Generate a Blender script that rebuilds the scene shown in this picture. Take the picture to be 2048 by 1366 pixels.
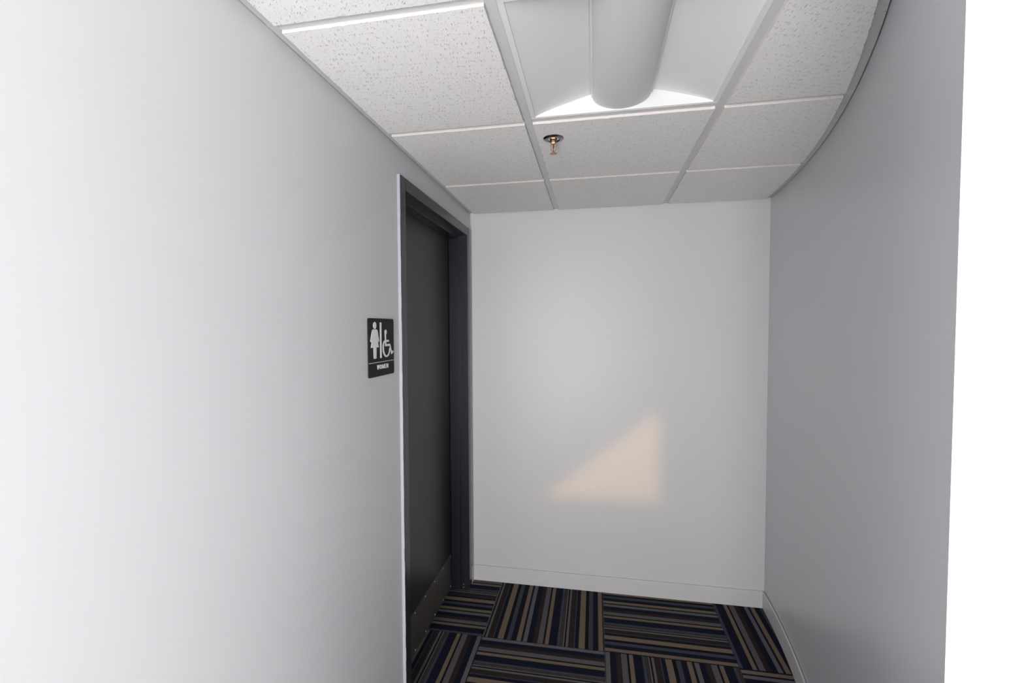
import bpy, bmesh, math, random
from mathutils import Matrix, Vector

# ------------------------------------------------------------------ clear
for o in list(bpy.data.objects):
    bpy.data.objects.remove(o, do_unlink=True)
SC = bpy.context.scene
COL = SC.collection
random.seed(4)

# ------------------------------------------------------------------ camera
CAM_Z = 1.574
F_PX, YAW, PITCH, ROLL, CX, CY = 941.2252, -0.1906, -0.0380, -0.0047, -17.24, 8.195
cam_d = bpy.data.cameras.new('camera')
cam_d.sensor_fit = 'HORIZONTAL'
cam_d.sensor_width = 36.0
cam_d.lens = F_PX / 2048 * 36
cam_d.shift_x = -CX / 2048
cam_d.shift_y = CY / 2048
cam_d.clip_start = 0.02
cam = bpy.data.objects.new('camera', cam_d)
COL.objects.link(cam)
_f = Vector((math.sin(YAW), math.cos(YAW), 0)); _r = Vector((math.cos(YAW), -math.sin(YAW), 0)); _u = Vector((0, 0, 1))
_f2 = _f * math.cos(PITCH) + _u * math.sin(PITCH); _u2 = _u * math.cos(PITCH) - _f * math.sin(PITCH)
_r3 = _r * math.cos(ROLL) + _u2 * math.sin(ROLL); _u3 = _u2 * math.cos(ROLL) - _r * math.sin(ROLL)
cam.matrix_world = Matrix(((_r3.x, _u3.x, -_f2.x, 0), (_r3.y, _u3.y, -_f2.y, 0), (_r3.z, _u3.z, -_f2.z, CAM_Z), (0, 0, 0, 1)))
SC.camera = cam

# ------------------------------------------------------------------ colour management, sky, sun, added fill lights behind the camera
SC.view_settings.view_transform = 'Standard'
SC.view_settings.look = 'None'
SC.view_settings.gamma = 1.0
SC.view_settings.use_curve_mapping = False
SC.view_settings.exposure = 0.07

world = bpy.data.worlds.new('sky')
SC.world = world
world.use_nodes = True
world.node_tree.nodes['Background'].inputs[0].default_value = (0.55, 0.68, 0.95, 1)
world.node_tree.nodes['Background'].inputs[1].default_value = 1.0

YR = -1.7          # inner face of the rear wall of the room behind the camera
XS = 1.7           # inner face of the side wall of that room

def sun(direction, strength, colour, angle):
    d = bpy.data.lights.new('sun', 'SUN')
    d.energy = strength; d.color = colour; d.angle = angle
    o = bpy.data.objects.new('sun', d); COL.objects.link(o)
    o.rotation_euler = Vector(direction).to_track_quat('-Z', 'Y').to_euler()
SUN_DX, SUN_DZ = 0.060, -0.030
sun((SUN_DX, 1, SUN_DZ), 0.74, (1.0, 0.60, 0.18), math.radians(1.6))

def fill_light(name, loc, target_dir, w, h, power, colour):  # area light at an invented window, standing in for a camera flash
    d = bpy.data.lights.new(name, 'AREA')
    d.shape = 'RECTANGLE'; d.size = w; d.size_y = h; d.energy = power; d.color = colour
    o = bpy.data.objects.new(name, d); COL.objects.link(o)
    o.location = loc
    o.rotation_euler = Vector(target_dir).to_track_quat('-Z', 'Z').to_euler()
    return o
REAR_ADDED_WIN = (-0.72, 0.16, 0.36, 2.18)      # x0 x1 z0 z1
SIDE_ADDED_WIN = (-1.64, -0.85, 0.30, 2.16)       # y0 y1 z0 z1
fill_light('rear_fill_light', (REAR_ADDED_WIN[0] + 0.33, YR + 0.03, (REAR_ADDED_WIN[2] + REAR_ADDED_WIN[3]) / 2), (0, 1, 0),
             0.60, REAR_ADDED_WIN[3] - REAR_ADDED_WIN[2] - 0.1, 76, (1.0, 0.96, 0.935))  # added fill for the back wall, narrower than its window to balance the walls
fill_light('side_fill_light', (XS - 0.03, (SIDE_ADDED_WIN[0] + SIDE_ADDED_WIN[1]) / 2, (SIDE_ADDED_WIN[2] + SIDE_ADDED_WIN[3]) / 2), (-1, 0, 0),
             SIDE_ADDED_WIN[1] - SIDE_ADDED_WIN[0] - 0.1, SIDE_ADDED_WIN[3] - SIDE_ADDED_WIN[2] - 0.1, 44, (0.91, 0.955, 1.0))  # added fill to even out the left wall

# ------------------------------------------------------------------ materials
def new_mat(name):
    m = bpy.data.materials.new(name); m.use_nodes = True
    nt = m.node_tree; b = nt.nodes['Principled BSDF']
    return m, nt, b
def N(nt, t, **kw):
    n = nt.nodes.new(t)
    for k, v in kw.items():
        setattr(n, k, v)
    return n
def math_n(nt, op, a, b=None, c=None, clamp=False):
    n = N(nt, 'ShaderNodeMath', operation=op); n.use_clamp = clamp
    for i, v in enumerate((a, b, c)):
        if v is None: continue
        if isinstance(v, (int, float)): n.inputs[i].default_value = v
        else: nt.links.new(v, n.inputs[i])
    return n.outputs[0]
def mix_c(nt, fac, a, b):
    n = N(nt, 'ShaderNodeMix', data_type='RGBA')
    for s, v in ((n.inputs[0], fac), (n.inputs[6], a), (n.inputs[7], b)):
        if isinstance(v, (int, float)): s.default_value = v
        elif isinstance(v, tuple): s.default_value = (*v, 1)
        else: nt.links.new(v, s)
    return n.outputs[2]
def simple(name, col, rough=0.5, metal=0.0, spec=0.5, var=0.0, scale=40, bump=0.0, bscale=300):
    m, nt, b = new_mat(name)
    b.inputs['Base Color'].default_value = (*col, 1)
    b.inputs['Roughness'].default_value = rough
    b.inputs['Metallic'].default_value = metal
    b.inputs['Specular IOR Level'].default_value = spec
    tc = N(nt, 'ShaderNodeTexCoord')
    if var:
        n = N(nt, 'ShaderNodeTexNoise'); n.inputs['Scale'].default_value = scale; n.inputs['Detail'].default_value = 4
        nt.links.new(tc.outputs['Object'], n.inputs['Vector'])
        c = mix_c(nt, n.outputs['Fac'], tuple(x * (1 - var) for x in col), tuple(min(1, x * (1 + var)) for x in col))
        nt.links.new(c, b.inputs['Base Color'])
    if bump:
        n = N(nt, 'ShaderNodeTexNoise'); n.inputs['Scale'].default_value = bscale; n.inputs['Detail'].default_value = 3
        nt.links.new(tc.outputs['Object'], n.inputs['Vector'])
        bp = N(nt, 'ShaderNodeBump'); bp.inputs['Strength'].default_value = bump; bp.inputs['Distance'].default_value = 0.001
        nt.links.new(n.outputs['Fac'], bp.inputs['Height']); nt.links.new(bp.outputs[0], b.inputs['Normal'])
    return m

def wall_paint(name, col, rough, spec=0.5, specks=False):
    m, nt, b = new_mat(name)
    tc = N(nt, 'ShaderNodeTexCoord')
    n = N(nt, 'ShaderNodeTexNoise'); n.inputs['Scale'].default_value = 1.6; n.inputs['Detail'].default_value = 5
    mp = N(nt, 'ShaderNodeMapping'); mp.inputs['Scale'].default_value = (1, 1, 0.6)
    nt.links.new(tc.outputs['Object'], mp.inputs['Vector']); nt.links.new(mp.outputs[0], n.inputs['Vector'])
    c = mix_c(nt, n.outputs['Fac'], tuple(x * 0.97 for x in col), tuple(x * 1.03 for x in col))
    if specks:
        v = N(nt, 'ShaderNodeTexVoronoi'); v.inputs['Scale'].default_value = 11
        nt.links.new(tc.outputs['Object'], v.inputs['Vector'])
        sep = N(nt, 'ShaderNodeSeparateColor'); nt.links.new(v.outputs['Color'], sep.inputs[0])
        dot = math_n(nt, 'LESS_THAN', v.outputs['Distance'], math_n(nt, 'MULTIPLY', math_n(nt, 'GREATER_THAN', sep.outputs[0], 0.80), 0.016))
        c = mix_c(nt, math_n(nt, 'MULTIPLY', dot, 0.6), c, (0.85, 0.85, 0.85))
    nt.links.new(c, b.inputs['Base Color'])
    nt.links.new(math_n(nt, 'MULTIPLY_ADD', n.outputs['Fac'], 0.10, rough - 0.05), b.inputs['Roughness'])
    b.inputs['Specular IOR Level'].default_value = spec
    n2 = N(nt, 'ShaderNodeTexNoise'); n2.inputs['Scale'].default_value = 220; n2.inputs['Detail'].default_value = 3
    nt.links.new(tc.outputs['Object'], n2.inputs['Vector'])
    bp = N(nt, 'ShaderNodeBump'); bp.inputs['Strength'].default_value = 0.05; bp.inputs['Distance'].default_value = 0.001
    nt.links.new(n2.outputs['Fac'], bp.inputs['Height']); nt.links.new(bp.outputs[0], b.inputs['Normal'])
    return m

M = {}
M['wall'] = wall_paint('light_grey_satin_paint', (0.605, 0.603, 0.615), 0.42)
M['wall_curved'] = wall_paint('blue_grey_satin_paint', (0.59, 0.605, 0.64), 0.33, spec=0.9, specks=True)
M['white_wall'] = wall_paint('white_paint', (0.62, 0.62, 0.615), 0.5)
M['base'] = simple('light_grey_trim_paint', (0.60, 0.602, 0.612), 0.35, var=0.03, scale=20)
M['room'] = wall_paint('room_paint', (0.82, 0.82, 0.82), 0.6)
M['tee'] = simple('white_enamel_tee', (0.64, 0.65, 0.66), 0.38, var=0.02, scale=8)
M['angle'] = simple('grey_enamel_wall_angle', (0.58, 0.58, 0.575), 0.42, var=0.02, scale=8)
M['bounce_floor'] = simple('pale_bounce_floor', (0.70, 0.68, 0.65), 0.4, var=0.05, scale=5)  # unseen floor, invented pale so it bounces light up to the ceiling
M['deck'] = simple('dark_plenum', (0.08, 0.08, 0.08), 0.9)
M['frame'] = simple('charcoal_gloss_frame_paint', (0.020, 0.0200, 0.029), 0.27, var=0.08, scale=14)
M['leaf'] = simple('near_black_door_laminate', (0.019, 0.0175, 0.018), 0.40, var=0.12, scale=30, bump=0.05, bscale=500)
M['kick'] = simple('dark_bronze_kick_plate_metal', (0.16, 0.147, 0.130), 0.36, metal=0.55, var=0.06, scale=12)
M['screw'] = simple('bright_screw_metal', (0.85, 0.85, 0.85), 0.35, metal=0.2)
M['caulk'] = simple('pale_paint_edge', (0.42, 0.44, 0.49), 0.35, var=0.06, scale=60)
M['sign_black'] = simple('matte_black_plastic', (0.010, 0.0095, 0.010), 0.6, spec=0.25)
M['sign_white'] = simple('white_sign_print', (0.74, 0.77, 0.75), 0.5)
M['troffer'] = simple('white_reflector_enamel', (0.80, 0.82, 0.82), 0.45)
M['basket'] = simple('white_perforated_basket', (0.66, 0.67, 0.67), 0.5, bump=0.08, bscale=900)
M['chrome'] = simple('dark_chrome_escutcheon', (0.30, 0.29, 0.30), 0.22, metal=1.0)
M['chrome_in'] = simple('chrome_cup', (0.62, 0.60, 0.60), 0.3, metal=1.0)
M['brass'] = simple('sprinkler_brass', (0.46, 0.30, 0.17), 0.28, metal=1.0)
M['bulb'] = simple('amber_glass_bulb', (0.22, 0.05, 0.012), 0.1)
M['glass'] = None
m, nt, b = new_mat('frosted_added_window_glass')  # panes of the added windows, frosted to hold back the sun
for n in list(nt.nodes):
    if n.type == 'BSDF_PRINCIPLED': nt.nodes.remove(n)
tr = N(nt, 'ShaderNodeBsdfTranslucent'); tr.inputs[0].default_value = (0.8, 0.82, 0.85, 1)
nt.links.new(tr.outputs[0], nt.nodes['Material Output'].inputs[0])
M['glass'] = m

# ceiling tile: white mineral fibre with elongated fissures
def tile_material():
    m, nt, b = new_mat('fissured_mineral_fibre')
    tc = N(nt, 'ShaderNodeTexCoord'); oi = N(nt, 'ShaderNodeObjectInfo')
    vr = N(nt, 'ShaderNodeVectorRotate', rotation_type='Z_AXIS')
    nt.links.new(tc.outputs['Object'], vr.inputs['Vector'])
    nt.links.new(math_n(nt, 'MULTIPLY_ADD', oi.outputs['Random'], 1.2, 0.3), vr.inputs['Angle'])
    add = N(nt, 'ShaderNodeVectorMath', operation='ADD'); nt.links.new(vr.outputs[0], add.inputs[0])
    cmb = N(nt, 'ShaderNodeCombineXYZ'); nt.links.new(math_n(nt, 'MULTIPLY', oi.outputs['Random'], 37.0), cmb.inputs[0])
    nt.links.new(cmb.outputs[0], add.inputs[1])
    # wobble so that the fissures are ragged
    nz = N(nt, 'ShaderNodeTexNoise'); nz.inputs['Scale'].default_value = 90; nz.inputs['Detail'].default_value = 2
    nt.links.new(add.outputs[0], nz.inputs['Vector'])
    wob = N(nt, 'ShaderNodeVectorMath', operation='MULTIPLY_ADD')
    nt.links.new(nz.outputs['Color'], wob.inputs[0]); wob.inputs[1].default_value = (0.0032, 0.0032, 0); nt.links.new(add.outputs[0], wob.inputs[2])
    def pits(sx, sy, thr, gate, off):
        mp = N(nt, 'ShaderNodeMapping'); mp.inputs['Scale'].default_value = (sx, sy, 1); mp.inputs['Location'].default_value = (off, off, 0)
        nt.links.new(wob.outputs[0], mp.inputs['Vector'])
        v = N(nt, 'ShaderNodeTexVoronoi', voronoi_dimensions='2D'); v.inputs['Scale'].default_value = 1
        nt.links.new(mp.outputs[0], v.inputs['Vector'])
        sep = N(nt, 'ShaderNodeSeparateColor'); nt.links.new(v.outputs['Color'], sep.inputs[0])
        g = math_n(nt, 'GREATER_THAN', sep.outputs[0], gate)
        r = math_n(nt, 'MULTIPLY', math_n(nt, 'MULTIPLY_ADD', sep.outputs[1], 0.7, 0.4), thr)
        d = math_n(nt, 'DIVIDE', v.outputs['Distance'], r)
        s = math_n(nt, 'SUBTRACT', 1.15, d, clamp=True)
        return math_n(nt, 'MULTIPLY', math_n(nt, 'MULTIPLY', s, 2.5, clamp=True), g)
    a = pits(52, 200, 0.23, 0.66, 0.0)
    c_ = pits(150, 210, 0.20, 0.72, 3.3)
    pit = math_n(nt, 'MAXIMUM', a, c_)
    # beige stains at some pits
    st = N(nt, 'ShaderNodeTexNoise'); st.inputs['Scale'].default_value = 6
    nt.links.new(add.outputs[0], st.inputs['Vector'])
    stain = math_n(nt, 'MULTIPLY', math_n(nt, 'SUBTRACT', st.outputs['Fac'], 0.5, clamp=True), 4.0, clamp=True)
    pitcol = mix_c(nt, stain, (0.34, 0.33, 0.32), (0.46, 0.34, 0.24))
    gr = N(nt, 'ShaderNodeTexNoise'); gr.inputs['Scale'].default_value = 260; gr.inputs['Detail'].default_value = 4
    nt.links.new(tc.outputs['Object'], gr.inputs['Vector'])
    base = mix_c(nt, gr.outputs['Fac'], (0.82, 0.81, 0.80), (0.90, 0.895, 0.89))
    nt.links.new(mix_c(nt, math_n(nt, 'MULTIPLY', pit, 0.55), base, pitcol), b.inputs['Base Color'])
    b.inputs['Roughness'].default_value = 0.85
    b.inputs['Specular IOR Level'].default_value = 0.2
    h = math_n(nt, 'MULTIPLY_ADD', pit, -1.0, math_n(nt, 'MULTIPLY', gr.outputs['Fac'], 0.5))
    bp = N(nt, 'ShaderNodeBump'); bp.inputs['Strength'].default_value = 0.55; bp.inputs['Distance'].default_value = 0.0022
    nt.links.new(h, bp.inputs['Height']); nt.links.new(bp.outputs[0], b.inputs['Normal'])
    return m
M['tile'] = tile_material()
M['tile_edge'] = simple('cream_raw_tile_edge', (0.74, 0.71, 0.68), 0.8, var=0.06, scale=90, spec=0.2)

# carpet: woven stripes across local X of a 610 mm tile; the sequence repeats every two thirds of a tile
T = 0.6096
TAN = (0.160, 0.122, 0.086); NAVY = (0.0065, 0.0085, 0.020); SLATE = (0.050, 0.053, 0.078); LILAC = (0.098, 0.090, 0.102)
BROWN = (0.026, 0.019, 0.017); BLACK = (0.006, 0.006, 0.008); GREY = (0.115, 0.110, 0.122); OLIVE = (0.095, 0.078, 0.045)
SEQ = [(0.000, GREY), (0.010, BLACK), (0.022, GREY), (0.040, BROWN), (0.088, SLATE), (0.096, NAVY), (0.126, TAN), (0.176, BLACK),
       (0.204, SLATE), (0.242, NAVY), (0.286, TAN), (0.322, NAVY), (0.340, GREY), (0.374, NAVY), (0.420, BROWN), (0.459, LILAC),
       (0.503, BLACK), (0.519, TAN), (0.552, NAVY), (0.618, SLATE), (0.643, BROWN), (0.650, OLIVE), (0.654, BLACK), (0.660, OLIVE), (0.664, BLACK)]
def carpet_material(name, phase):
    m, nt, b = new_mat(name)
    tc = N(nt, 'ShaderNodeTexCoord')
    nz = N(nt, 'ShaderNodeTexNoise'); nz.inputs['Scale'].default_value = 260; nz.inputs['Detail'].default_value = 2
    nt.links.new(tc.outputs['Object'], nz.inputs['Vector'])
    sp = N(nt, 'ShaderNodeSeparateXYZ'); nt.links.new(tc.outputs['Object'], sp.inputs[0])
    x = math_n(nt, 'MULTIPLY_ADD', sp.outputs[0], 1 / T, phase)
    x = math_n(nt, 'ADD', x, math_n(nt, 'MULTIPLY_ADD', nz.outputs['Fac'], 0.006, -0.003))
    x = math_n(nt, 'MULTIPLY', math_n(nt, 'FLOORED_MODULO', x, 0.6667), 1 / 0.6667)
    cr = N(nt, 'ShaderNodeValToRGB'); cr.color_ramp.interpolation = 'CONSTANT'
    e = cr.color_ramp.elements
    while len(e) > 1: e.remove(e[-1])
    e[0].position = 0; e[0].color = (*SEQ[0][1], 1)
    for p, c in SEQ[1:]:
        k = e.new(p / 0.6667); k.color = (*c, 1)
    nt.links.new(x, cr.inputs[0])
    # tufted loops: fine ribs along the stripes and speckle
    rib = math_n(nt, 'SINE', math_n(nt, 'MULTIPLY', sp.outputs[0], 2 * math.pi / 0.0032))
    n2 = N(nt, 'ShaderNodeTexNoise'); n2.inputs['Scale'].default_value = 420; n2.inputs['Detail'].default_value = 3
    nt.links.new(tc.outputs['Object'], n2.inputs['Vector'])
    k = math_n(nt, 'ADD', math_n(nt, 'MULTIPLY', rib, 0.10), math_n(nt, 'MULTIPLY_ADD', n2.outputs['Fac'], 0.9, 0.55))
    mx = N(nt, 'ShaderNodeVectorMath', operation='SCALE'); nt.links.new(cr.outputs[0], mx.inputs[0]); nt.links.new(k, mx.inputs['Scale'])
    nt.links.new(mx.outputs[0], b.inputs['Base Color'])
    b.inputs['Roughness'].default_value = 0.95; b.inputs['Specular IOR Level'].default_value = 0.1
    bp = N(nt, 'ShaderNodeBump'); bp.inputs['Strength'].default_value = 0.6; bp.inputs['Distance'].default_value = 0.002
    nt.links.new(math_n(nt, 'ADD', n2.outputs['Fac'], math_n(nt, 'MULTIPLY', rib, 0.3)), bp.inputs['Height']); nt.links.new(bp.outputs[0], b.inputs['Normal'])
    return m
M['carpet_a'] = carpet_material('striped_carpet_a', 0.0)
M['carpet_b'] = carpet_material('striped_carpet_b', 0.335)
M['carpet_c'] = carpet_material('striped_carpet_c', 0.312)
M['carpet_d'] = carpet_material('striped_carpet_d', 0.270)

# ------------------------------------------------------------------ mesh helpers
class MB:
    def __init__(s): s.v = []; s.f = []; s.mi = []
    def poly_prism(s, pts, z0, z1, mat_side=0, mat_bot=0, mat_top=0):
        n = len(pts); o = len(s.v)
        s.v += [(x, y, z0) for x, y in pts] + [(x, y, z1) for x, y in pts]
        s.f.append(tuple(o + i for i in reversed(range(n)))); s.mi.append(mat_bot)
        s.f.append(tuple(o + n + i for i in range(n))); s.mi.append(mat_top)
        for i in range(n):
            j = (i + 1) % n
            s.f.append((o + i, o + j, o + n + j, o + n + i)); s.mi.append(mat_side)
        return s
    def box(s, x0, x1, y0, y1, z0, z1):
        return s.poly_prism([(x0, y0), (x1, y0), (x1, y1), (x0, y1)], z0, z1)
    def quad(s, a, b, c, d, mi=0):
        o = len(s.v); s.v += [a, b, c, d]; s.f.append((o, o + 1, o + 2, o + 3)); s.mi.append(mi); return s
    def extrude_profile(s, prof, axis_pts):
        """prof: closed list of (a, z); axis_pts: list of functions a -> (x, y)"""
        n = len(prof); o = len(s.v); k = len(axis_pts)
        for fn in axis_pts:
            for a, z in prof:
                x, y = fn(a); s.v.append((x, y, z))
        for i in range(k - 1):
            for j in range(n):
                q = (j + 1) % n
                s.f.append((o + i * n + j, o + i * n + q, o + (i + 1) * n + q, o + (i + 1) * n + j)); s.mi.append(0)
        s.f.append(tuple(o + j for j in reversed(range(n)))); s.mi.append(0)
        s.f.append(tuple(o + (k - 1) * n + j for j in range(n))); s.mi.append(0)
        return s
    def lathe(s, prof, seg=24, c=(0, 0)):
        o = len(s.v); n = len(prof)
        for i in range(seg):
            a = 2 * math.pi * i / seg
            s.v += [(c[0] + r * math.cos(a), c[1] + r * math.sin(a), z) for r, z in prof]
        for i in range(seg):
            k = (i + 1) % seg
            for j in range(n - 1):
                s.f.append((o + i * n + j, o + k * n + j, o + k * n + j + 1, o + i * n + j + 1)); s.mi.append(0)
        return s
    def build(s, name, mats, parent=None, loc=(0, 0, 0), smooth=None, bevel=0.0):
        me = bpy.data.meshes.new(name)
        L = Vector(loc)
        me.from_pydata([(Vector(v) - L) for v in s.v], [], s.f)
        if not isinstance(mats, (list, tuple)): mats = [mats]
        for m_ in mats: me.materials.append(m_)
        for p, i in zip(me.polygons, s.mi): p.material_index = i
        bm = bmesh.new(); bm.from_mesh(me)
        bmesh.ops.recalc_face_normals(bm, faces=bm.faces)
        bm.to_mesh(me); bm.free()
        me.update()
        if smooth is not None:
            me.shade_smooth()
            me.set_sharp_from_angle(angle=math.radians(smooth))
        o = bpy.data.objects.new(name, me); COL.objects.link(o)
        o.location = loc
        if parent is not None:
            pl = parent.matrix_world.translation if parent.parent is None else parent.location + parent.parent.location
            o.parent = parent; o.location = L - world_loc(parent)
        if bevel:
            md = o.modifiers.new('bevel', 'BEVEL'); md.width = bevel; md.segments = 2; md.limit_method = 'ANGLE'
        return o
def world_loc(o):
    p = Vector(o.location)
    while o.parent is not None:
        o = o.parent; p = p + Vector(o.location)
    return p
def empty(name, loc):
    o = bpy.data.objects.new(name, None); COL.objects.link(o); o.location = loc; o.empty_display_size = 0.05
    return o
def structure(o): o['kind'] = 'structure'; return o
def tag(o, label, cat, group=None):
    o['label'] = label; o['category'] = cat
    if group: o['group'] = group
    return o
def clip_half(poly, nx, ny, c):
    """keep nx*x + ny*y <= c"""
    out = []
    for i in range(len(poly)):
        p, q = poly[i], poly[(i + 1) % len(poly)]
        dp, dq = nx * p[0] + ny * p[1] - c, nx * q[0] + ny * q[1] - c
        if dp <= 0: out.append(p)
        if (dp < 0 < dq) or (dq < 0 < dp):
            t = dp / (dp - dq); out.append((p[0] + t * (q[0] - p[0]), p[1] + t * (q[1] - p[1])))
    return out

# ------------------------------------------------------------------ layout (metres; camera stands at x=0, y=0)
XL, YB = -0.745, 2.810                    # left wall face, back wall face
ZT = 2.265                                # tile faces
ZG = 2.273                                # underside of grid tees
ZTOP = 2.45
ARC_C = (-4.1872, 2.9479); ARC_R = 5.1279   # curved wall, seen from the inside of the curve
def arc(a, r): return (ARC_C[0] + r * math.cos(a), ARC_C[1] + r * math.sin(a))
A_FAR = math.asin((YB - ARC_C[1]) / ARC_R)
A_END = math.asin((0.445 - ARC_C[1]) / ARC_R)
def arc_clip(poly, inset):
    n = 60
    for i in range(n):
        am = A_END - 0.05 + (A_FAR + 0.05 - A_END) * (i + 0.5) / n
        nx, ny = math.cos(am), math.sin(am)
        poly = clip_half(poly, nx, ny, ARC_C[0] * nx + ARC_C[1] * ny + ARC_R - inset)
        if len(poly) < 3: return []
    return poly

# ------------------------------------------------------------------ walls
D0, D1, DZ = 1.762, 2.700, 2.126          # rough door opening in the left wall
w = MB(); w.box(XL - 0.155, XL, YR - 0.12, D0, 0, ZTOP); w.box(XL - 0.155, XL, D1, YB + 0.12, 0, ZTOP); w.box(XL - 0.155, XL, D0, D1, DZ, ZTOP)
structure(w.build('wall_left', M['wall']))
w = MB(); w.box(XL, 1.06, YB, YB + 0.12, 0, ZTOP)
structure(w.build('wall_back', M['wall']))
# curved wall with its white end face towards the room
w = MB(); n = 64; WT = 0.15
inner = [arc(A_END + (A_FAR - A_END) * i / n, ARC_R) for i in range(n + 1)]
outer = [arc(A_END + (A_FAR - A_END) * i / n, ARC_R + WT) for i in range(n + 1)]
o0 = len(w.v)
for z in (0, ZTOP):
    w.v += [(x, y, z) for x, y in inner] + [(x, y, z) for x, y in outer]
K = n + 1
for i in range(n):
    w.f.append((i, i + 1, 2 * K + i + 1, 2 * K + i)); w.mi.append(0)
    w.f.append((K + i, K + i + 1, 3 * K + i + 1, 3 * K + i)); w.mi.append(0)
    w.f.append((2 * K + i, 2 * K + i + 1, 3 * K + i + 1, 3 * K + i)); w.mi.append(0)
    w.f.append((i, i + 1, K + i + 1, K + i)); w.mi.append(0)
w.f.append((0, K, 3 * K, 2 * K)); w.mi.append(1)
w.f.append((n, K + n, 3 * K + n, 2 * K + n)); w.mi.append(0)
structure(w.build('wall_right', [M['wall_curved'], M['white_wall']], smooth=30))
ex, ey = outer[0]
w = MB(); w.box(ex + 0.002, XS + 0.12, ey, ey + 0.12, 0, ZTOP)
structure(w.build('wall_entry', M['white_wall']))
# side wall of the room behind the camera, with a window added for the side fill light
def wall_with_rect_hole_x(x0, x1, ya, yb, hole):
    h = MB(); y0, y1, z0, z1 = hole
    h.box(x0, x1, ya, y0, 0, ZTOP); h.box(x0, x1, y1, yb, 0, ZTOP); h.box(x0, x1, y0, y1, 0, z0); h.box(x0, x1, y0, y1, z1, ZTOP)
    return h
structure(wall_with_rect_hole_x(XS, XS + 0.12, YR - 0.12, ey, SIDE_ADDED_WIN).build('wall_side', M['room']))
# rear wall: an added frosted window; its raked hole is shaped to cut the sun patch
def back_trace(x, z, y=YR):
    t = YB - y
    return (x - SUN_DX * t, z - SUN_DZ * t)
tri = [back_trace(-0.305, 0.552), back_trace(0.368, 0.560), back_trace(0.368, 1.090)]
w = MB(); y0, y1 = YR - 0.12, YR
x0, x1, z0, z1 = REAR_ADDED_WIN
w.box(XL, XS, y0, y1, z1, ZTOP); w.box(XL, XS, y0, y1, 0, z0); w.box(XL, x0, y0, y1, z0, z1); w.box(x1, XS, y0, y1, z0, z1)
structure(w.build('wall_rear', M['room']))
def xz_prism(mb, pts, ya, yb):
    nn = len(pts); o = len(mb.v)
    mb.v += [(x, ya, z) for x, z in pts] + [(x, yb, z) for x, z in pts]
    mb.f.append(tuple(o + i for i in range(nn))); mb.mi.append(0)
    mb.f.append(tuple(o + nn + i for i in reversed(range(nn)))); mb.mi.append(0)
    for i in range(nn):
        j = (i + 1) % nn
        mb.f.append((o + i, o + j, o + nn + j, o + nn + i)); mb.mi.append(0)
(ax, az), (bx, bz), (cx_, cz) = tri
ys0, ys1 = YR - 0.07, YR - 0.06
w = MB()
xz_prism(w, [(x0, z0), (x1, z0), (x1, bz), (bx, bz), (ax, az), (x0, az)], ys0, ys1)
xz_prism(w, [(bx, bz), (x1, bz), (x1, z1), (cx_, z1), (cx_, cz)], ys0, ys1)
xz_prism(w, [(x0, az), (ax, az), (cx_, cz), (cx_, z1), (x0, z1)], ys0, ys1)
wr = structure(w.build('added_window_1', M['glass']))
f = MB()
for a in ((x0, x1, z0, z0 + 0.04), (x0, x1, z1 - 0.04, z1), (x0, x0 + 0.04, z0, z1), (x1 - 0.04, x1, z0, z1)):
    f.box(a[0], a[1], YR - 0.06, YR - 0.02, a[2], a[3])
f.build('added_window_frame', M['white_wall'], wr)
y0, y1, z0, z1 = SIDE_ADDED_WIN
w = MB(); w.box(XS + 0.06, XS + 0.07, y0, y1, z0, z1)  # pane of the added side window, out of view
wr = structure(w.build('added_window_2', M['glass']))
f = MB()
for a in ((y0, y1, z0, z0 + 0.04), (y0, y1, z1 - 0.04, z1), (y0, y0 + 0.04, z0, z1), (y1 - 0.04, y1, z0, z1)):
    f.box(XS + 0.02, XS + 0.06, a[0], a[1], a[2], a[3])
f.build('added_window_frame', M['white_wall'], wr)

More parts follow.
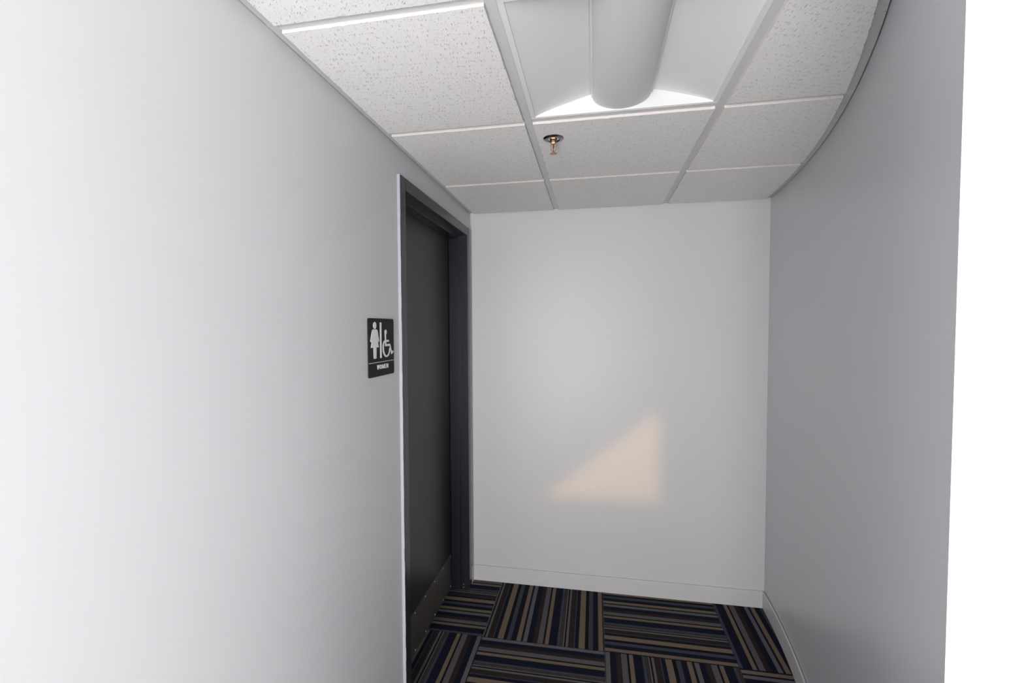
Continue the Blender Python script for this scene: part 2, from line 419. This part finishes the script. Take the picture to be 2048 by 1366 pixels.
# ------------------------------------------------------------------ floor: slab with striped carpet tiles laid quarter-turn
CX0, CY0 = -0.556, 2.280                  # a carpet tile corner
YC = CY0 - 3 * T                          # front edge of the carpet; unseen floor beyond it is made pale to bounce light
w = MB(); w.box(XL - 0.155, XS + 0.12, YR - 0.12, YB + 0.12, -0.12, -0.006); w.box(XL, XS, YR, YC - 0.001, -0.006, 0.0)
floor = structure(w.build('floor', M['bounce_floor']))
SEAM = 0.0007
spec = {  # (column, row): (direction of local X, material)
    (0, 0): ('-y', 'carpet_c'), (1, 0): ('+x', 'carpet_a'), (2, 0): ('-y', 'carpet_a'), (3, 0): ('-x', 'carpet_c'),
    (0, 1): ('-x', 'carpet_b'), (1, 1): ('-y', 'carpet_b'), (2, 1): ('+x', 'carpet_b'), (3, 1): ('-y', 'carpet_d')}
for row in range(0, 4):
    for colm in range(-0, 6):
        x0 = CX0 + (colm - 1) * T; y0 = CY0 - row * T
        poly = [(x0 + SEAM, y0 + SEAM), (x0 + T - SEAM, y0 + SEAM), (x0 + T - SEAM, y0 + T - SEAM), (x0 + SEAM, y0 + T - SEAM)]
        for h in ((0, 1, YB), (0, -1, -YR), (1, 0, XS)): poly = clip_half(poly, *h)
        if y0 + T > D0 and colm == 0:      # carpet runs into the door recess
            poly = clip_half(poly, -1, 0, 0.895)
        else:
            poly = clip_half(poly, -1, 0, -XL)
        if y0 >= 0.3: poly = arc_clip(poly, 0.0)
        if len(poly) < 3: continue
        key = (colm, row if row < 2 else row % 2)
        d, mt = spec.get(key, ('+x' if (colm + row) % 2 else '-y', 'carpet_b'))
        org = {'+x': (x0, y0), '-x': (x0 + T, y0 + T), '-y': (x0, y0 + T)}[d]
        rz = {'+x': 0, '-x': math.pi, '-y': -math.pi / 2}[d]
        c_, s_ = math.cos(-rz), math.sin(-rz)
        lp = [((px - org[0]) * c_ - (py - org[1]) * s_, (px - org[0]) * s_ + (py - org[1]) * c_) for px, py in poly]
        t = MB(); t.poly_prism(lp, -0.006, 0.0)
        o = t.build('carpet_tile', M[mt], None)
        o.location = (org[0], org[1], 0); o.rotation_euler = (0, 0, rz); o.parent = floor

# ------------------------------------------------------------------ ceiling: grid of recessed tees with tegular tiles
w = MB(); w.box(XL - 0.155, XS + 0.12, YR - 0.12, YB + 0.12, ZTOP, ZTOP + 0.08)
n_deck = len(w.f)
w.box(XL, XS, YR, -0.25, ZT, ZTOP); w.box(1.02, XS, -0.25, ey, ZT, ZTOP)
w.mi = [0] * n_deck + [1] * (len(w.f) - n_deck)
ceiling = structure(w.build('ceiling', [M['deck'], M['room']]))
R1, R2, R3 = -0.2208, 0.3888, 0.9984
TY = [2.233, 1.607, 0.998, 0.388, -0.222]
TW = 0.012                                # half a tee flange
GAP = 0.0137                              # tile face stands this far from the grid line
FL = 0.022                                # wall angle flange
def tee_x(y, xa, xb):
    t = MB(); t.box(xa, xb, y - TW, y + TW, ZG, ZG + 0.0012); t.box(xa, xb, y - 0.0015, y + 0.0015, ZG + 0.0012, ZG + 0.038)
    t.box(xa, xb, y - 0.004, y + 0.004, ZG + 0.030, ZG + 0.038)
    t.build('cross_tee', M['tee'], ceiling)
def tee_y(x, ya, yb):
    t = MB(); t.box(x - TW, x + TW, ya, yb, ZG, ZG + 0.0012); t.box(x - 0.0015, x + 0.0015, ya, yb, ZG + 0.0012, ZG + 0.038)
    t.box(x - 0.004, x + 0.004, ya, yb, ZG + 0.030, ZG + 0.038)
    t.build('main_runner', M['tee'], ceiling)
tee_y(R1, -0.25, YB - 0.001); tee_y(R2, -0.25, YB - 0.001); tee_y(R3, -0.25, ey - 0.01)
for ty in TY:
    tee_x(ty, XL + 0.001, R1 - TW - 0.0005); tee_x(ty, R1 + TW + 0.0005, R2 - TW - 0.0005)
    xr = ARC_C[0] + math.sqrt((ARC_R - 0.004) ** 2 - (ty - ARC_C[1]) ** 2) if ty > 0.445 else R3 - TW
    if abs(ty - 0.388) > 0.05: tee_x(ty, R2 + TW + 0.0005, xr)
# wall angles
def angle_profile(): return [(0.0, ZG - 0.0002), (FL, ZG - 0.0002), (FL, ZG + 0.001), (0.0012, ZG + 0.001), (0.0012, ZG + 0.022), (0.0, ZG + 0.022)]
a = MB(); a.extrude_profile(angle_profile(), [lambda d: (XL + 0.0022 + d, -0.25), lambda d: (XL + 0.0022 + d, YB)])
a.build('wall_angle', M['angle'], ceiling)
a = MB(); a.extrude_profile([(p[0] * 0.45, p[1]) for p in angle_profile()], [lambda d: (XL + 0.022, YB - 0.0004 - d), lambda d: (arc(A_FAR, ARC_R)[0] - 0.02, YB - 0.0004 - d)])
a.build('wall_angle', M['angle'], ceiling)
# snipped angle following the curve: short segments with hairline cuts
seg_len = 0.163; ang_seg = seg_len / ARC_R
aa = A_FAR
k = 0
while aa > A_END + 0.002:
    ab = max(aa - ang_seg, A_END + 0.0005)
    hair = 0.0010 / ARC_R
    fl = FL + random.uniform(-0.0012, 0.0012)
    pr = [(min(p[0], fl) if p[0] < FL else fl, p[1]) for p in angle_profile()]
    dz = random.uniform(-0.0004, 0.0004)
    pr = [(p[0], p[1] + dz) for p in pr]
    fns = []
    for q in range(5):
        an = (aa - hair) + (ab - aa + 2 * hair) * q / 4
        fns.append(lambda d, an=an: arc(an, ARC_R - 0.0024 - d))
    s = MB(); s.extrude_profile(pr, fns); s.build('wall_angle', M['angle'], ceiling)
    aa = ab; k += 1

def rough_edge(poly, step=0.011, amp=0.0011, chip=0.06):
    out = []
    n = len(poly)
    for i in range(n):
        p, q = poly[i], poly[(i + 1) % n]
        L = math.hypot(q[0] - p[0], q[1] - p[1])
        if L < 1e-5: continue
        nx, ny = -(q[1] - p[1]) / L, (q[0] - p[0]) / L     # inward for a counter-clockwise polygon
        m_ = max(1, int(L / step))
        for j in range(m_):
            t = j / m_
            d = 0 if j == 0 else random.uniform(0, amp)
            if j and random.random() < chip: d += random.uniform(0.001, 0.003)
            out.append((p[0] + t * (q[0] - p[0]) + nx * d, p[1] + t * (q[1] - p[1]) + ny * d))
    return out
def tile(xa, xb, ya, yb, on_arc=False):
    """xa..yb: limits of the dropped face"""
    face = [(xa, ya), (xb, ya), (xb, yb), (xa, yb)]
    back = [(xa - 0.010, ya - 0.010), (xb + 0.010, ya - 0.010), (xb + 0.010, yb + 0.010), (xa - 0.010, yb + 0.010)]
    if on_arc:
        face = arc_clip(face, FL + 0.004); back = arc_clip(back, 0.006)
        for h in ((1, 0, xb + 0.01),): back = clip_half(back, *h)
    back = clip_half(clip_half(back, -1, 0, -(XL + 0.004)), 0, 1, YB - 0.004)
    if len(face) < 3: return
    cx = sum(p[0] for p in face) / len(face); cy = sum(p[1] for p in face) / len(face)
    fr = rough_edge(face)
    t = MB()
    t.poly_prism(fr, ZT, ZG + 0.0016, mat_side=1, mat_bot=0, mat_top=0)
    t.poly_prism(back, ZG + 0.0016, ZG + 0.010, mat_side=1)
    t.build('ceiling_tile', [M['tile'], M['tile_edge']], ceiling, loc=(cx, cy, ZT))
rows = [(TY[0] + GAP, YB - 0.012), (TY[1] + GAP, TY[0] - GAP), (TY[2] + GAP, TY[1] - GAP), (TY[3] + GAP, TY[2] - GAP), (TY[4] + GAP, TY[3] - GAP)]
for i, (ya, yb) in enumerate(rows):
    tile(XL + FL + 0.003, R1 - GAP, ya, yb)
    if i != 2: tile(R1 + GAP, R2 - GAP, ya, yb)
    if i < 4: tile(R2 + GAP, R3 + 0.3, ya, yb, True)
    else: tile(R2 + GAP, R3 - GAP, ya, yb)

# ------------------------------------------------------------------ baseboards
BH, BT = 0.094, 0.011
def base_profile(): return [(0, 0.0), (BT, 0.0), (BT, BH - 0.002), (BT - 0.0015, BH), (0.004, BH), (0.003, BH - 0.009), (0.0, BH - 0.009)]
b_ = MB(); b_.extrude_profile(base_profile(), [lambda d: (XL + BT, YB - d), lambda d: (arc(A_FAR, ARC_R)[0] - BT - 0.0005, YB - d)])
structure(b_.build('baseboard_back', M['base']))
b_ = MB()
b_.extrude_profile(base_profile(), [(lambda d, q=q: arc(A_FAR + (A_END - A_FAR) * q / 40, ARC_R - d)) for q in range(41)])
structure(b_.build('baseboard_right', M['base'], smooth=30))
b_ = MB(); b_.extrude_profile(base_profile(), [lambda d: (XL + d, 2.7425), lambda d: (XL + d, YB)])
structure(b_.build('baseboard_left', M['base']))
b_ = MB(); b_.extrude_profile(base_profile(), [lambda d: (XL + d, YR), lambda d: (XL + d, 1.7185)])
structure(b_.build('baseboard_entry', M['base']))

# ------------------------------------------------------------------ door in the left wall
FY0, FY1, FZ = 1.722, 2.742, 2.165        # outside of the frame face
OY0, OY1, OZ = 1.772, 2.690, 2.116        # clear opening
XF = XL + 0.013                           # frame face
XD = -0.843                               # door face
door = structure(empty('door_1', (XL, (FY0 + FY1) / 2, 0)))
def jamb(o, ya, yb, sy):
    j = MB()
    j.box(XL, XF, ya, yb, 0, FZ)                                     # face
    inner_y = yb if sy > 0 else ya
    y1, y2 = sorted((inner_y, inner_y - sy * 0.010)); j.box(XL - 0.155, XL, y1, y2, 0, OZ)     # lining
    o_ = j.build('jamb', M['frame'], door, bevel=0.0012)
    y1, y2 = sorted((inner_y, inner_y + sy * 0.016))
    s = MB(); s.box(XD + 0.001, XD + 0.058, y1, y2, 0, OZ - 0.016)
    s.build('stop', M['frame'], o_, bevel=0.0024)
    for zz in (0.008, 0.026):
        sc_ = MB(); sc_.lathe([(0.0, 0.0008), (0.0016, 0.0008), (0.0021, 0.0)], 10)
        q = sc_.build('screw', M['screw'], None)
        q.parent = o_
        q.location = Vector((XL - 0.025, inner_y + sy * 0.0, zz)) - world_loc(o_)
        q.rotation_euler = (-math.pi / 2 if sy > 0 else math.pi / 2, 0, 0)
    return o_
jamb(None, FY0, OY0, 1)
jamb(None, OY1, FY1, -1)
h = MB(); h.box(XL, XF, OY0 + 0.0003, OY1 - 0.0003, OZ, FZ); h.box(XL - 0.155, XL, OY0, OY1, OZ, OZ + 0.010)
hd = h.build('head', M['frame'], door, bevel=0.0012)
s = MB(); s.box(XD + 0.001, XD + 0.058, OY0 + 0.0005, OY1 - 0.0005, OZ - 0.016, OZ); s.build('stop', M['frame'], hd, bevel=0.0012)
# pale painted edge of the frame on the side that faces the room
e_ = MB(); zz = 0.0
pts = []
while zz < FZ:
    z2 = min(FZ, zz + 0.05)
    e_.box(XL, XF - 0.0008 - random.uniform(0, 0.0012), FY0 - 0.0022 - random.uniform(0, 0.0006), FY0 - 0.0002, zz, z2); zz = z2
e_.build('painted_edge', M['caulk'], door)
l = MB(); l.box(XD - 0.044, XD, OY0 + 0.003, OY1 - 0.003, 0.012, OZ - 0.003)
leaf = l.build('door_leaf', M['leaf'], door, bevel=0.001)
k_ = MB(); k_.box(XD, XD + 0.0013, OY0 + 0.020, OY1 - 0.020, 0.014, 0.217)
kick = k_.build('kick_plate', M['kick'], door)
kick['label'] = 'dark bronze metal kick plate'
me_s = None
for zz in (0.024, 0.207):
    for i in range(7):
        yy = OY0 + 0.032 + (OY1 - OY0 - 0.064) * i / 6
        if me_s is None:
            sc_ = MB(); sc_.lathe([(0.0, 0.0022), (0.0030, 0.0018), (0.0042, 0.0)], 10)
            q = sc_.build('screw', M['screw'], None); me_s = q.data
        else:
            q = bpy.data.objects.new('screw', me_s); COL.objects.link(q)
        q.parent = kick; q.location = Vector((XD + 0.0013, yy, zz)); q.rotation_euler = (0, math.pi / 2, 0)

# ------------------------------------------------------------------ restroom sign beside the door
SX = XL + 0.0005
sign = tag(empty('restroom_sign', (XL, 1.5605, 1.405)), 'square black sign with white woman and wheelchair pictograms reading WOMEN beside the door', 'sign')
def yz_prism(mb, pts, xa, xb):
    nn = len(pts); o = len(mb.v)
    mb.v += [(xa, y, z) for y, z in pts] + [(xb, y, z) for y, z in pts]
    mb.f.append(tuple(o + i for i in range(nn))); mb.mi.append(0)
    mb.f.append(tuple(o + nn + i for i in reversed(range(nn)))); mb.mi.append(0)
    for i in range(nn):
        j = (i + 1) % nn
        mb.f.append((o + i, o + j, o + nn + j, o + nn + i)); mb.mi.append(0)
    return mb
def rrect(y0, y1, z0, z1, r, n=6):
    out = []
    for cy, cz, a0 in ((y1 - r, z1 - r, 0), (y0 + r, z1 - r, 90), (y0 + r, z0 + r, 180), (y1 - r, z0 + r, 270)):
        for i in range(n + 1):
            a = math.radians(a0 + 90 * i / n); out.append((cy + r * math.cos(a), cz + r * math.sin(a)))
    return out
def circ(cy, cz, r, n=24): return [(cy + r * math.cos(2 * math.pi * i / n), cz + r * math.sin(2 * math.pi * i / n)) for i in range(n)]
yz_prism(MB(), rrect(1.4590, 1.6625, 1.4055, 1.6085, 0.008), SX, SX + 0.0035).build('plate', M['sign_black'], sign, bevel=0.0005)
XA, XB = SX + 0.0035, SX + 0.0045
p = MB()
yz_prism(p, circ(1.5056, 1.5837, 0.0121), XA, XB)
yz_prism(p, [(1.4845, 1.5645), (1.4874, 1.5687), (1.494, 1.5704), (1.5179, 1.5703), (1.5237, 1.5685), (1.5269, 1.5641), (1.5378, 1.5313), (1.5351, 1.5266),
             (1.5291, 1.5277), (1.5272, 1.5326), (1.5344, 1.5075), (1.4750, 1.5075), (1.4826, 1.5319), (1.48, 1.5268), (1.4733, 1.5281), (1.4719, 1.5322)], XA, XB)
yz_prism(p, [(1.4946, 1.5075), (1.5042, 1.5075), (1.5030, 1.4700), (1.4995, 1.4688), (1.4955, 1.4705)], XA, XB)
yz_prism(p, [(1.5067, 1.5075), (1.5162, 1.5075), (1.5148, 1.4702), (1.5110, 1.4686), (1.5072, 1.4698)], XA, XB)
p.build('woman_pictogram', M['sign_white'], sign)
p = MB(); yz_prism(p, [(1.5460, 1.5945), (1.5575, 1.5945), (1.5568, 1.4690), (1.5453, 1.4690)], XA, XB); p.build('divider_bar', M['sign_white'], sign)
p = MB(); yz_prism(p, [(1.4611, 1.4562), (1.6622, 1.4562), (1.6622, 1.4544), (1.4611, 1.4544)], XA, XB); p.build('rule_line', M['sign_white'], sign)
p = MB()
yz_prism(p, circ(1.5914, 1.5602, 0.0088), XA, XB + 0.0002)
yz_prism(p, [(1.5835, 1.5558), (1.5935, 1.5547), (1.5946, 1.5318), (1.6178, 1.532), (1.6176, 1.5245), (1.5953, 1.5244), (1.5955, 1.5168), (1.6273, 1.5173),
             (1.6422, 1.4881), (1.6515, 1.4912), (1.6557, 1.4842), (1.638, 1.4773), (1.6227, 1.5088), (1.587, 1.5088)], XA, XB)
wo = []; wi = []
for i in range(30):
    a = math.radians(125 + (355 - 125) * i / 29)
    wo.append((1.5970 + 0.0322 * math.cos(a), 1.5030 + 0.0337 * math.sin(a)))
    wi.append((1.5980 + 0.0228 * math.cos(a), 1.5035 + 0.0278 * math.sin(a)))
for i in range(29):
    yz_prism(p, [wo[i], wo[i + 1], wi[i + 1], wi[i]], XA, XB)
p.build('wheelchair_pictogram', M['sign_white'], sign)
# WOMEN in condensed bold capitals
p = MB()
LY0, LY1, LZ0, LZ1 = 1.5205, 1.6095, 1.4302, 1.4460
GL = {
    'W': ([[(0, 1), (.17, 1), (.31, .0), (.15, 0)], [(.15, 0), (.31, 0), (.58, 1), (.42, 1)], [(.42, 1), (.58, 1), (.85, 0), (.69, 0)], [(.69, 0), (.85, 0), (1, 1), (.83, 1)]], 1.25),
    'O': ('O', 1.0),
    'M': ([[(0, 0), (.17, 0), (.17, 1), (0, 1)], [(.83, 0), (1, 0), (1, 1), (.83, 1)], [(.02, 1), (.24, 1), (.58, .05), (.42, .05)], [(.76, 1), (.98, 1), (.58, .05), (.42, .05)]], 1.2),
    'E': ([[(0, 0), (.26, 0), (.26, 1), (0, 1)], [(.26, 0), (1, 0), (1, .17), (.26, .17)], [(.26, .42), (.9, .42), (.9, .58), (.26, .58)], [(.26, .83), (1, .83), (1, 1), (.26, 1)]], 0.8),
    'N': ([[(0, 0), (.22, 0), (.22, 1), (0, 1)], [(.78, 0), (1, 0), (1, 1), (.78, 1)], [(0, 1), (.26, 1), (1, 0), (.74, 0)]], 1.0)}
wsum = sum(GL[c][1] for c in 'WOMEN') + 4 * 0.22
cur = 0
for ch in 'WOMEN':
    strokes, wd = GL[ch]
    fx = lambda a: LY0 + (LY1 - LY0) * (cur + a * wd) / wsum
    fz = lambda b2: LZ0 + (LZ1 - LZ0) * b2
    if strokes == 'O':
        for i in range(20):
            a0, a1 = 2 * math.pi * i / 20, 2 * math.pi * (i + 1) / 20
            q4 = [(.5 + .5 * math.cos(a0), .5 + .5 * math.sin(a0)), (.5 + .5 * math.cos(a1), .5 + .5 * math.sin(a1)),
                  (.5 + .26 * math.cos(a1), .5 + .33 * math.sin(a1)), (.5 + .26 * math.cos(a0), .5 + .33 * math.sin(a0))]
            yz_prism(p, [(fx(a), fz(b2)) for a, b2 in q4], XA, XB)
    else:
        for st_ in strokes: yz_prism(p, [(fx(a), fz(b2)) for a, b2 in st_], XA, XB)
    cur += wd + 0.22
p.build('lettering', M['sign_white'], sign)

# ------------------------------------------------------------------ recessed light fixture in the ceiling grid (switched off)
TX0, TX1, TY0, TY1 = R1 + TW + 0.001, R2 - TW - 0.001, TY[2] + TW + 0.001, TY[1] - TW - 0.001
XC = (TX0 + TX1) / 2
light = tag(empty('ceiling_light', (XC, (TY0 + TY1) / 2, ZG)), 'white recessed ceiling light with rounded centre basket, switched off, set in the tile grid', 'ceiling light')
z0 = ZG + 0.0014
BW, BZ, EDGE = 0.092, ZG + 0.052, 0.014
fr = MB()
OX0, OX1, OYa, OYb = R1 + 0.004, R2 - 0.004, TY[2] + 0.004, TY[1] - 0.004
fr.box(OX0, TX0 + EDGE, OYa, OYb, z0, z0 + 0.003); fr.box(TX1 - EDGE, OX1, OYa, OYb, z0, z0 + 0.003)
fr.box(TX0 + EDGE, TX1 - EDGE, OYa, TY0 + 0.012, z0, z0 + 0.003); fr.box(TX0 + EDGE, TX1 - EDGE, TY1 - 0.004, OYb, z0, z0 + 0.003)
fr.build('frame', M['troffer'], light)
def reflector(sx):
    xo = TX0 + EDGE if sx < 0 else TX1 - EDGE
    xi = XC + sx * (BW - 0.004)
    r = MB(); m_ = 10; rows_ = []
    for i in range(m_ + 1):
        t = i / m_
        x = xo + (xi - xo) * t
        z = z0 + 0.003 + (BZ + 0.006 - z0) * (t ** 0.85)
        rows_.append((x, z))
    up = [(x, z + 0.0015) for x, z in reversed(rows_)]
    prof = rows_ + up
    o = len(r.v)
    for y in (TY0 + 0.004, TY1 - 0.002):
        r.v += [(x, y, z) for x, z in prof]
    nn = len(prof)
    for j in range(nn):
        q = (j + 1) % nn
        r.f.append((j, q, nn + q, nn + j)); r.mi.append(0)
    r.f.append(tuple(range(nn))); r.mi.append(0); r.f.append(tuple(nn + j for j in range(nn))); r.mi.append(0)
    r.build('side_reflector', M['troffer'], light, smooth=40)
reflector(-1); reflector(1)
bk = MB(); prof = []
for i in range(25):
    a = math.pi * i / 24
    prof.append((XC - BW * math.cos(a), BZ - 0.047 * math.sin(a)))
prof2 = [(XC + (x - XC) * 0.985, z + 0.0016) for x, z in reversed(prof)]
pp = prof + prof2; nn = len(pp)
for y in (TY0 + 0.005, TY1 - 0.0035): bk.v += [(x, y, z) for x, z in pp]
for j in range(nn):
    q = (j + 1) % nn; bk.f.append((j, q, nn + q, nn + j)); bk.mi.append(0)
bk.f.append(tuple(range(nn))); bk.mi.append(0); bk.f.append(tuple(nn + j for j in range(nn))); bk.mi.append(0)
basket = bk.build('lamp_basket', M['basket'], light, smooth=40)
for sx in (-1, 1):
    t = MB(); xx = XC + sx * BW; t.box(xx - 0.0035, xx + 0.0035, TY0 + 0.005, TY1 - 0.0035, BZ - 0.003, BZ + 0.004); t.build('edge_rail', M['troffer'], basket)
for y in (TY1 - 0.0025, TY0 + 0.0025):
    t = MB(); t.box(TX0, TX1, y - 0.001, y + 0.001, z0 + 0.003, ZG + 0.09); t.build('end_plate', M['troffer'], light)
t = MB(); t.box(TX0, TX1, TY0, TY1, ZG + 0.09, ZG + 0.093); t.box(TX0, TX0 + 0.001, TY0, TY1, ZG + 0.01, ZG + 0.09); t.box(TX1 - 0.001, TX1, TY0, TY1, ZG + 0.01, ZG + 0.09)
t.build('housing', M['troffer'], light)

# ------------------------------------------------------------------ fire sprinkler
PX, PY = -0.148, 1.753
spr = tag(empty('fire_sprinkler', (PX, PY, ZT)), 'brass pendent fire sprinkler with dark chrome ring in the ceiling tile', 'sprinkler')
e_ = MB(); e_.lathe([(0.012, ZT - 0.0005), (0.018, ZT - 0.0022), (0.022, ZT - 0.0040), (0.0235, ZT - 0.0062), (0.026, ZT - 0.0062), (0.036, ZT - 0.0022), (0.0375, ZT - 0.0003), (0.0375, ZT)], 40, (PX, PY))
e_.build('escutcheon', M['chrome'], spr, smooth=35)
e_ = MB(); e_.lathe([(0.0, ZT - 0.003), (0.0215, ZT - 0.003), (0.0222, ZT - 0.0005)], 32, (PX, PY)); e_.build('cup', M['chrome_in'], spr, smooth=35)
e_ = MB(); e_.lathe([(0.0, ZT - 0.020), (0.0095, ZT - 0.020), (0.0105, ZT - 0.018), (0.0105, ZT - 0.009), (0.013, ZT - 0.008), (0.013, ZT - 0.002)], 6, (PX, PY)); e_.build('body', M['brass'], spr)
ar = MB()
for sx in (-1, 1):
    path = [(0.0085, -0.018), (0.0100, -0.028), (0.0088, -0.040), (0.0030, -0.049)]
    for (a0, h0), (a1, h1) in zip(path, path[1:]):
        o = len(ar.v)
        for (a_, h_) in ((a0, h0), (a1, h1)):
            for dx, dy in ((-0.0014, -0.0022), (0.0014, -0.0022), (0.0014, 0.0022), (-0.0014, 0.0022)):
                ar.v.append((PX + sx * a_ + dx, PY + dy, ZT + h_))
        for j in range(4):
            q = (j + 1) % 4; ar.f.append((o + j, o + q, o + 4 + q, o + 4 + j)); ar.mi.append(0)
        ar.f.append((o, o + 1, o + 2, o + 3)); ar.mi.append(0); ar.f.append((o + 4, o + 5, o + 6, o + 7)); ar.mi.append(0)
ar.lathe([(0.0, -0.054 + ZT), (0.0036, ZT - 0.054), (0.0036, ZT - 0.047), (0.0015, ZT - 0.043), (0.0, ZT - 0.043)], 10, (PX, PY))
ar.build('frame_arms', M['brass'], spr)
e_ = MB(); e_.lathe([(0.0, ZT - 0.043), (0.0014, ZT - 0.041), (0.0022, ZT - 0.036), (0.0028, ZT - 0.030), (0.0028, ZT - 0.024), (0.0018, ZT - 0.020), (0.0, ZT - 0.019)], 12, (PX, PY))
e_.build('glass_bulb', M['bulb'], spr, smooth=60)
df = MB(); pts = []
for i in range(48):
    a = 2 * math.pi * i / 48
    r = 0.0128 if (i % 4) < 2 else 0.0086
    pts.append((PX + r * math.cos(a), PY + r * math.sin(a)))
df.poly_prism(pts, ZT - 0.0556, ZT - 0.0544)
df.build('deflector', M['brass'], spr)
